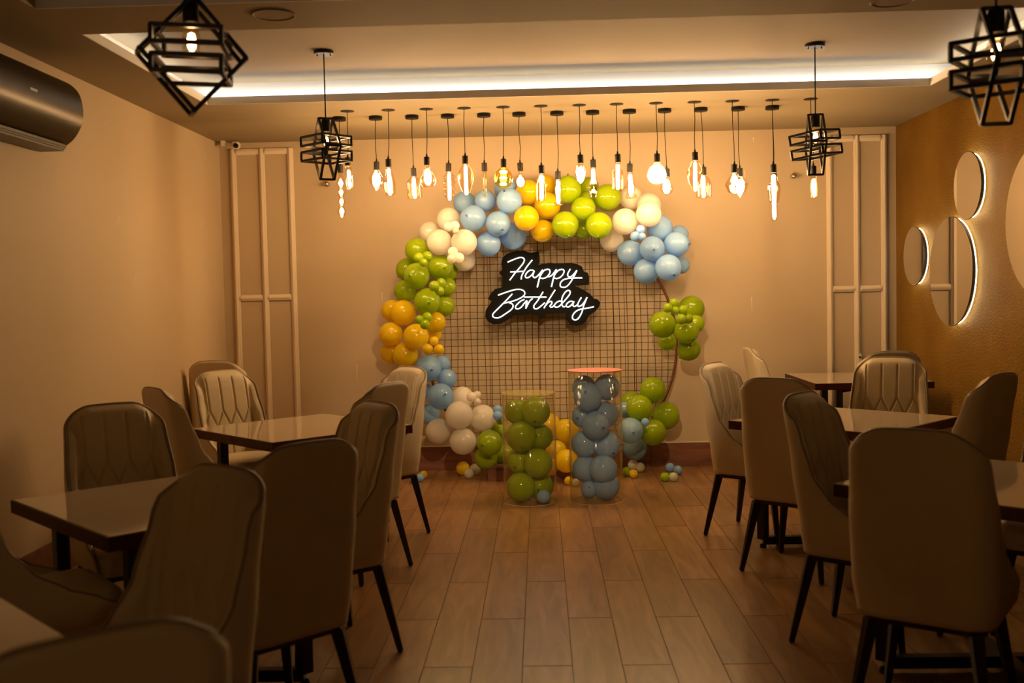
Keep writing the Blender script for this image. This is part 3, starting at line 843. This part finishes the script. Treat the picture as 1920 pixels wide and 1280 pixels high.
# shapes: list of (radius px, drop px), core: (radius px, start, end), sides
SH = {
 'beads': ([(4, 0), (4, 9), (8, 16), (8.5, 22), (5, 28), (7, 33), (7, 40), (4, 46), (6.5, 51), (6.5, 58), (4, 63), (7, 68), (7.5, 76), (4, 84), (0, 86)], [(5, 14, 26), (4.5, 32, 41), (4.5, 49, 58), (5, 66, 78)], 16),
 'tube': ([(4, 0), (6, 4), (6, 38), (4, 43), (0, 45)], [(4.2, 8, 40)], 16),
 'diamond': ([(5, 0), (9, 4), (16, 14), (12, 25), (0, 39)], [(8, 5, 32)], 8),
 'bottle': ([(6, 0), (6, 6), (12, 28), (12, 32), (11, 48), (7, 52), (0, 53)], [(4.2, 2, 52)], 8),
 'jar': ([(5, 0), (10, 6), (14, 13), (14, 36), (13, 41), (0, 42)], [(4, 2, 41)], 20),
 'pear': ([(4.5, 0), (5, 5), (10, 16), (15, 26), (14, 34), (9, 40), (0, 41)], [(8, 8, 36)], 20),
 'hive': ([(5, 0), (8, 6), (12, 10), (8.5, 15), (13, 21), (9, 27), (13, 33), (8, 38), (11, 43), (6, 50), (0, 54)], [(4, 3, 53)], 20),
 'oval': ([(6, 0), (8, 4), (13, 14), (15, 22), (14, 32), (9, 47), (4, 56), (0, 58)], [(4.2, 3, 57)], 20),
 'thin': ([(3.5, 0), (3.6, 4), (3.6, 44), (2, 47), (0, 48)], [(.9, 4, 44)], 12),
 'globe': ([(5, 0), (8, 3), (14, 9), (17.5, 20), (16, 29), (10, 37), (0, 41)], [(9, 5, 12), (9, 17, 22), (8, 28, 34)], 24),
 'small_globe': ([(3, 0), (4, 7), (9, 13), (10.5, 20), (9, 26), (4, 31), (0, 32)], [(8.5, 11, 29)], 20),
 'jug': ([(5, 0), (6, 10), (9, 20), (9, 48), (8, 50), (0, 50)], [(4.6, 2, 49)], 10),
 'vase': ([(5, 0), (5, 8), (8, 17), (6, 28), (5.5, 36), (9, 45), (8, 47), (0, 47)], [(4.4, 2, 45)], 8),
 'berry': ([(5, 0), (6, 4), (11, 12), (10.5, 20), (6, 33), (0, 38)], [(7.5, 7, 35)], 9),
 'club': ([(5, 0), (5, 14), (8, 24), (9.5, 36), (9, 48), (6, 54), (0, 55)], [(4.6, 2, 30), (5, 40, 46)], 8),
 'skirt': ([(5, 0), (5, 12), (10, 16), (10, 48), (9, 50), (0, 50)], [(4.4, 3, 50)], 12),
 'flare': ([(5, 0), (5, 14), (8, 24), (7, 36), (11, 46), (9, 48), (0, 48)], [(4.4, 3, 44)], 8),
 'soft_globe': ([(6, 0), (7, 5), (13, 10), (18, 22), (16, 31), (10, 38), (0, 41)], [(12, 10, 34)], 24),
 'cone': ([(4, 0), (5, 4), (9, 14), (12, 22), (8, 30), (0, 33)], [(7.5, 5, 31)], 16),
 'gem': ([(5, 0), (7, 5), (16, 17), (18, 22), (12, 36), (0, 40)], [(7, 5, 24), (5, 32, 38)], 6),
 'shoulder': ([(6, 0), (7, 8), (7.5, 16), (12, 24), (12, 32), (10, 50), (7, 56), (0, 58)], [(4.6, 3, 58)], 10),
 'long': ([(4, 0), (5, 5), (6, 40), (6, 68), (3, 75), (0, 76)], [(4.4, 8, 72)], 14),
}
NEAR, FARR = 7.42, 7.67
PEND = [  # row, canopy px, socket top px (x, y), shape, tilt
 (FARR, (636, 220), (638, 308), 'beads', 'string of four glowing glass beads, lowest hanging of the rear row'),
 (FARR, (704, 218), (706, 303), 'diamond', 'bright faceted diamond bulb'),
 (FARR, (772, 215), (775, 315), 'jar', 'wide clear jar bulb beside the pear bulb'),
 (FARR, (839, 213), (841, 306), 'hive', 'knobbly beehive bulb'),
 (FARR, (907, 212), (908, 305), 'thin', 'thin unlit glass tube bulb'),
 (FARR, (973, 211), (975, 305), 'small_globe', 'small bright round bulb above the yellow balloons'),
 (FARR, (1044, 210), (1046, 321), 'vase', 'narrow waisted vase bulb with flared foot'),
 (FARR, (1111, 209), (1112, 299), 'club', 'club bulb with crackled round bottom'),
 (FARR, (1180, 209), (1181, 307), 'flare', 'slim bottle bulb with flared rim before the white balloons'),
 (FARR, (1246, 208), (1250, 316), 'cone', 'short glowing cone bulb half behind the big soft globe'),
 (FARR, (1314, 207), (1319, 313), 'jar', 'wide clear jar bulb half behind the oval bulb'),
 (FARR, (1384, 206), (1387, 315), 'diamond', 'bright pointed bulb half behind the gem shaped bulb'),
 (FARR, (1448, 205), (1451, 321), 'long', 'long glowing tube reaching below the shouldered bulb'),
 (NEAR, (651, 207), (652, 295), 'tube', 'slim glowing tube half behind the cage lamp and beside the glass beads'),
 (NEAR, (728, 205), (728, 298), 'bottle', 'tall faceted bottle bulb beside the diamond bulb'),
 (NEAR, (799, 203), (800, 294), 'pear', 'bright pear shaped bulb'),
 (NEAR, (870, 201), (872, 292), 'oval', 'large pointed oval bulb above the first blue balloons'),
 (NEAR, (943, 200), (944, 298), 'globe', 'amber ribbed globe bulb'),
 (NEAR, (1014, 199), (1015, 310), 'jug', 'straight cylinder bulb with shoulders before the yellow balloons'),
 (NEAR, (1086, 198), (1088, 290), 'berry', 'strawberry shaped bulb above the green balloons'),
 (NEAR, (1156, 197), (1158, 289), 'skirt', 'tube bulb with a wide glass skirt'),
 (NEAR, (1230, 196), (1232, 288), 'soft_globe', 'largest soft glowing round globe bulb'),
 (NEAR, (1302, 195), (1303, 285), 'oval', 'pointed oval bulb with a wide jar bulb behind it'),
 (NEAR, (1373, 194), (1377, 308), 'gem', 'wide gem shaped bulb with angular facets'),
 (NEAR, (1448, 194), (1450, 308), 'shoulder', 'shouldered bottle bulb with a long tube bulb hanging behind'),
 (NEAR, (1520, 193), (1525, 311), 'tube', 'slim glowing tube behind the cage lamp next to the gold wall'),
]
for ry, cp, sp, shape, lab in PEND:
    c = at(*cp, ry); s0 = at(*sp, ry); c.z = ZL
    root = empty('pendant_bulb', (c.x, ry, ZL))
    tag(root, 'hanging ' + lab, 'pendant light', 'bare bulbs hanging in two rows before the arch')
    k = ry / F; dx = s0.x - c.x; zt = s0.z - ZL
    cn = MB(); th = .026 if ry == FARR else .004
    cn.lathe([(0, 0), (.047, 0), (.049, -.003), (.049, -th + .002), (.046, -th), (0, -th)], 28); cn.build('canopy', M['black'], root, smooth=True, angle=.6)
    cd = MB(); cd.tube([(0, 0, -th), (dx * .35 + random.uniform(-.006, .006), 0, zt * .35), (dx * .7 + random.uniform(-.006, .006), 0, zt * .7), (dx, 0, zt + .015)], .0026, 6); cd.build('cord', M['cord'], root)
    so = MB(); so.mi = 0; soc(so, 0, .0205, 15.5 * k); sob = so.build('socket', M['black'], root, loc=(dx, 0, zt), rot=(0, random.uniform(-.04, .04), 0), smooth=True, angle=.6)
    pr, cores, sides = SH[shape]
    g = MB(); zs0 = -15.5 * k
    fn = facet(sides) if sides <= 10 else None
    if shape == 'globe': fn = lambda t, z: 1 - .03 * (math.sin(t * 12) ** 2)
    dense = pr if sides <= 12 or shape in ('beads', 'hive') else [(max(p.x, 0), p.y) for p in catmull([Vector((a, b, 0)) for a, b in pr], 3)]
    if shape in ('beads', 'hive'): dense = [(max(p.x, 0), p.y) for p in catmull([Vector((a, b, 0)) for a, b in pr], 3)]
    g.lathe([(r * k, -d * k) for r, d in dense], max(sides, 6) if sides <= 10 else sides)
    gm = M['amberglass'] if shape == 'globe' else M['frost'] if shape == 'soft_globe' else M['glass']
    bulb = g.build('bulb', gm, root, loc=(dx + random.uniform(-.002, .002), 0, zt + zs0), rot=(0, random.uniform(-.06, .06), random.uniform(0, 3)), smooth=sides > 10)
    for cr_, d0, d1 in cores:
        f = MB(); h_ = (d1 - d0); q = min(cr_, h_ / 2)
        cr_ *= .74 if cr_ < 6 else .85; f.lathe([(0, -d0 * k), (cr_ * .7 * k, -(d0 + q * .25) * k), (cr_ * k, -(d0 + q) * k), (cr_ * k, -(d1 - q) * k), (cr_ * .7 * k, -(d1 - q * .25) * k), (0, -d1 * k)], 10)
        f.build('filament', M['core_dim'] if shape == 'thin' else M['core_amber'] if shape == 'globe' else M['core_row'], bulb, smooth=True)


# ------------------------------------------------------------------ cage lamps
def cage_lamp(c, canopy_z, yaw, label, tilt=(0, 0), power=P_CAGE, scale=1.0, byaw=PI / 4, btilt=0.0):
    """c: centre of the cage"""
    root = empty('cage_pendant', (c[0], c[1], canopy_z)); tag(root, label, 'pendant light', 'black geometric cage lamps')
    z = c[2] - canopy_z
    cn = MB(); cn.lathe([(0, 0), (.058, 0), (.06, -.004), (.06, -.018), (.056, -.021), (0, -.021)], 28); cno = cn.build('canopy', M['blackmetal'], root, smooth=True, angle=.6)
    for s_ in (-1, 1):
        q = MB(); q.lathe([(.004, -.02), (.004, -.030), (0, -.032)], 8, (s_ * .04, 0, 0)); q.build('screw', M['blackmetal'], cno)
    cd = MB(); cd.tube([(0, 0, -.02), (0, 0, z + .19)], .004, 8); cd.build('cord', M['cord'], root)
    R = Matrix.Rotation(yaw, 3, 'Z') @ Matrix.Rotation(tilt[0], 3, 'X') @ Matrix.Rotation(tilt[1], 3, 'Y'); O = Vector((0, 0, z))
    RB = Matrix.Rotation(btilt, 3, 'Y') @ Matrix.Rotation(byaw, 3, 'Z')
    T = lambda *p: O + R @ (Vector(p) * scale)
    def path(m, pts, w=.0135):
        for a, b in zip(pts, pts[1:] + pts[:1]): m.bar(T(*a), T(*b), w)
    vf = MB(); hw, hh, d = .166, .184, .043
    for s_ in (-1, 1): path(vf, [(hw, s_ * d, 0), (0, s_ * d, hh), (-hw, s_ * d, 0), (0, s_ * d, -hh)])
    for a in ((hw, 0), (-hw, 0), (0, hh), (0, -hh)): vf.bar(T(a[0], -d, a[1]), T(a[0], d, a[1]), .0135)
    vf.build('upright_frame', M['blackmetal'], root)
    T = lambda *p: O + RB @ (Vector(p) * scale)
    for zc in (.045, -.045):
        bd_ = MB(); bx, by = .108, .108
        for s_ in (-.026, .026): path(bd_, [(bx, by, zc + s_), (-bx, by, zc + s_), (-bx, -by, zc + s_), (bx, -by, zc + s_)])
        for sx in (-1, 1):
            for sy in (-1, 1): bd_.bar(T(sx * bx, sy * by, zc - .026), T(sx * bx, sy * by, zc + .026), .0135)
        bd_.build('band', M['blackmetal'], root)
    so = MB(); so.lathe([(0, .19), (.008, .19), (.024, .175), (.026, .17), (.026, .105), (.015, .103), (0, .103)], 16, (0, 0, z)); so.build('socket', M['black'], root, smooth=True, angle=.6)
    g = MB(); g.lathe([(r, -d_) for r, d_ in [(.014, 0), (.016, .01), (.026, .035), (.031, .06), (.028, .085), (.016, .104), (0, .11)]], 20)
    bulb = g.build('bulb', M['glass'], root, loc=(0, 0, z + .105), smooth=True)
    f = MB(); f.lathe([(0, -.032), (.010, -.036), (.014, -.055), (.013, -.078), (.006, -.088), (0, -.09)], 12); f.build('filament', M['core'] if power > 10 else M['core_cage'] if power > 1 else M['core_cage_near'], bulb, smooth=True)
    f = MB(); f.lathe([(0, .0), (.008, -.004), (.009, -.02), (.004, -.032), (0, -.034)], 10); f.build('stem', M['amberglass'], bulb, smooth=True)
    if power > 10: add_fill_light(root, (0, 0, z + .045), power, .022)  # point light only in the added lamps behind the viewer


cage_lamp((-1.283, 6.35, 2.395), ZU, PI / 2 + .45, 'black cage lamp on a long cord next to the beaded bulb of the row', (0, .0), byaw=PI / 4 + .05)
cage_lamp((1.718, 6.52, 2.370), ZU, PI / 2 - .14, 'black cage lamp on a long cord, near the gold wall end of the bulb row', (0, 0), byaw=PI / 4 - .03, btilt=-.13)
cage_lamp((-1.118, 3.40, 2.292), ZU, .46, 'large diamond shaped black cage lamp hanging nearer, beside the air conditioner', (0, .025), power=.5, byaw=.16, btilt=.03)
cage_lamp((1.478, 3.42, 2.192), ZU, PI / 2 - .13, 'large black cage lamp hanging nearer in front of the gold wall', (0, 0), power=.5, byaw=PI / 4 + .12, btilt=.0)

for xx, lab in ((-1.3, 'added unseen cage lamp behind the viewer, fill light on the air conditioner side'), (1.5, 'added unseen cage lamp behind the viewer, fill light on the gold wall side')):
    cage_lamp((xx, -2.6, 2.3), ZU, PI / 2, lab, power=100.0)  # fill lamps added out of view to lift the chair backs

# unseen spotlight added above the frame to fill the low balloons of the arch
SP = Vector((.15, 3.4, 2.74)); tgt = Vector((.15, 8.2, .75)); dv = (tgt - SP).normalized()
sp = empty('added_fill_spotlight', (SP.x, SP.y, ZU)); tag(sp, 'unseen spotlight added over the aisle as fill light for the balloon arch', 'spotlight')
b = MB(); b.lathe([(0, 0), (.05, 0), (.05, -.02), (0, -.02)], 24); b.build('mount', M['blackmetal'], sp)
b = MB(); b.tube([(0, 0, -.02), (0, 0, SP.z - ZU)], .008, 8); b.build('stem', M['blackmetal'], sp)
b = MB(); c0 = Vector((0, 0, SP.z - ZU)); b.tube([c0 - dv * .10, c0 - dv * .099, c0 + dv * .04], .04, 20, rr=[.02, .038, .042]); b.build('fill_lamp_head', M['blackmetal'], sp)
b = MB(); b.tube([c0 + dv * .0405, c0 + dv * .042], .034, 20); b.build('fill_lamp_lens', M['core'], sp)
d = bpy.data.lights.new('fill_spot_light', 'SPOT'); d.energy = P_FILL_SPOT; d.color = WARM; d.spot_size = math.radians(44); d.spot_blend = .6; d.shadow_soft_size = .03
o = bpy.data.objects.new('fill_spot_light', d); o.location = c0 + dv * .06; o.rotation_euler = dv.to_track_quat('-Z', 'Y').to_euler(); link(o, sp)

# ------------------------------------------------------------------ mirrors on the gold wall
for px_y, z_, r_, lab in ((8.268, 1.717, .231, 'smallest round backlit mirror, closest to the back wall'), (7.547, 1.582, .392, 'second largest round backlit mirror, below the highest one'),
                          (7.248, 2.163, .232, 'small round backlit mirror hung highest beside the big one'), (6.20, 1.865, .458, 'largest round backlit mirror, cut by the picture edge')):
    root = empty('round_mirror', (XR, px_y, z_)); tag(root, lab, 'mirror', 'round backlit mirrors on the gold wall')
    root.rotation_euler = (0, -PI / 2, 0)   # local z points into the room
    m = MB(); m.lathe([(0, .044), (r_ - .003, .044)], 64); m.build('glass', M['mirror'], root)
    e = MB(); e.lathe([(r_ - .003, .044), (r_, .042), (r_, .036), (r_ - .01, .035), (0, .035)], 64); e.build('edge', M['mirroredge'], root, smooth=True, angle=.5)
    h = MB(); h.lathe([(0, .034), (r_ - .06, .034), (r_ - .06, .001), (0, .001)], 48); h.build('mount', M['black'], root)
    l = MB(); l.tube([((r_ - .016) * math.cos(a), (r_ - .016) * math.sin(a), .011) for a in [2 * PI * k / 64 for k in range(64)]], .0035, 6, closed=True)
    l.build('led_ring', M['backlight'], root)

# ------------------------------------------------------------------ air conditioner
ac = empty('air_conditioner', (XL, 5.0, 2.5)); tag(ac, 'dark bronze wall air conditioner with curved glossy front', 'air conditioner')
secp = [(0, .19), (.09, .20), (.17, .175), (.225, .12), (.245, .04), (.238, -.04), (.20, -.11), (.15, -.155), (.10, -.17)]
M['acbody'] = mat('bronze_gloss', (.05, .040, .028), .34, metal=.7, var=.05)
M['acdark'] = mat('ac_dark', (.02, .016, .012), .35)
sp_ = [(p.x, p.y) for p in catmull([Vector((a, b, 0)) for a, b in secp], 4)]
b = MB(); ys = (-.55, .60)
vs = [Vector((x, y, z)) for y in ys for x, z in sp_]; n = len(sp_)
b.add(vs, [(i, i + 1, n + i + 1, n + i) for i in range(n - 1)] + [tuple(range(n)) + (), tuple(range(2 * n - 1, n - 1, -1))])
b.build('front_panel', M['acbody'], ac, smooth=True, angle=.8)
b = MB(); b.box(.002, .15, ys[0] + .01, ys[1] - .01, -.19, -.10); b.build('base', M['acdark'], ac, bevel=.01)
b = MB(); b.bar((.125, ys[0] + .03, -.168), (.125, ys[1] - .03, -.168), .07, .008); b.build('flap', M['acdark'], ac, bevel=.002)
b = MB(); b.bar((.2445, .02, .035), (.2445, .09, .035), .003, .012); b.build('badge', M['white'], ac)

# ------------------------------------------------------------------ small fittings
cc = at(442, 263, 8.66); cc.z = 2.768; r = empty('security_camera', cc); tag(r, 'small white security camera at the top corner of the moulding', 'security camera')
b = MB(); b.box(-.04, .035, -.03, .05, -.03, .035); b.build('body', M['white'], r, bevel=.012)
b = MB(); b.lathe([(0, -.004), (.024, -.004), (.024, .01), (0, .012)], 18); o = b.build('lens', M['lens'], r, loc=(.010, -.034, -.006), rot=(PI / 2, 0, 0), smooth=True, angle=.5); r.scale = (.85,) * 3
b = MB(); b.bar((-.03, .0, .02), (-.13, .03, .045), .010); b.build('bracket', M['steel'], r)
b = MB(); b.box(-.15, -.11, -.01, .05, .0, .06); b.build('mount', M['white'], r, bevel=.004)
for p, lab in (((1488, 330), 'small chrome sprinkler head on the back wall beside the cage lamp near the gold wall'), ((612, 345), 'small chrome sprinkler head on the back wall under the cage lamp by the beaded bulb')):
    c = at(*p, YB - .04); r = empty('wall_sprinkler', c); tag(r, lab, 'sprinkler', 'chrome wall sprinklers')
    b = MB(); b.lathe([(.022, .04), (.022, .036), (.01, .03), (.009, -.01), (0, -.012)], 14); b.build('pipe', M['steel'], r, rot=(-PI / 2, 0, 0), smooth=True)
    b = MB(); b.lathe([(0, -.012), (.024, -.014), (.026, -.02), (.012, -.03), (0, -.032)], 12); b.build('head', M['steel'], r, rot=(-PI / 2, 0, 0), smooth=True)
for c, lab in (((-1.21, 4.86), 'round ceiling speaker grille on the beam above the diamond cage lamp'), ((1.66, 4.93), 'round ceiling speaker grille on the beam on the gold wall side')):
    r = empty('ceiling_speaker', (*c, ZL)); tag(r, lab, 'speaker', 'ceiling speakers')
    b = MB(); b.lathe([(.098, 0), (.104, -.004), (.1, -.007), (.09, -.006), (.088, -.002)], 40); b.build('rim', M['ceiling'], r, smooth=True)
    b = MB(); b.lathe([(0, -.004), (.088, -.003)], 40); b.build('grille', M['speaker'], r)
c = at(1612, 676, YB - .03); r = empty('wall_socket', c); tag(r, 'small white bracket box on the moulding behind the corner table', 'bracket')
b = MB(); b.box(-.018, .014, -.012, .022, -.07, .06); b.build('plate', M['white'], r, bevel=.003)
for z in (-.035, .03):
    b = MB(); b.lathe([(0, 0), (.009, 0), (.009, .004), (0, .004)], 10); b.build('screw', M['blackmetal'], r, loc=(-.002, -.013, z), rot=(PI / 2, 0, 0))

# pale chips in the wall paint
M['chip'] = mat('paint_chip', (.78, .66, .50), .7)
wl = bpy.data.objects['wall_left']; wb = bpy.data.objects['wall_back']
def on_left(px, py):
    r = Rm @ Vector((px - 960, F, -(py - 640))); return Vector((0, 0, CAM_H)) + r * ((XL + .0008) / r.x)
for px, py, h in ((222, 414, 22), (250, 530, 34), (378, 418, 20), (197, 232, 12), (384, 295, 16)):
    m = MB(); a, b = on_left(px + 2, py - h / 2), on_left(px - 2, py + h / 2); m.bar(a, b, .006, .0012, w2=.002, up=(1, 0, 0)); m.build('paint_chip', M['chip'], wl)
for px, py, h in ((716, 556, 16), (669, 700, 34), (1409, 570, 26), (1396, 330, 22), (1412, 262, 9)):
    m = MB(); a, b = at(px, py - h / 2, YB - .0008), at(px + 1, py + h / 2, YB - .0008); m.bar(a, b, .007, .0012, w2=.003, up=(0, 1, 0)); m.build('paint_chip', M['chip'], wb)
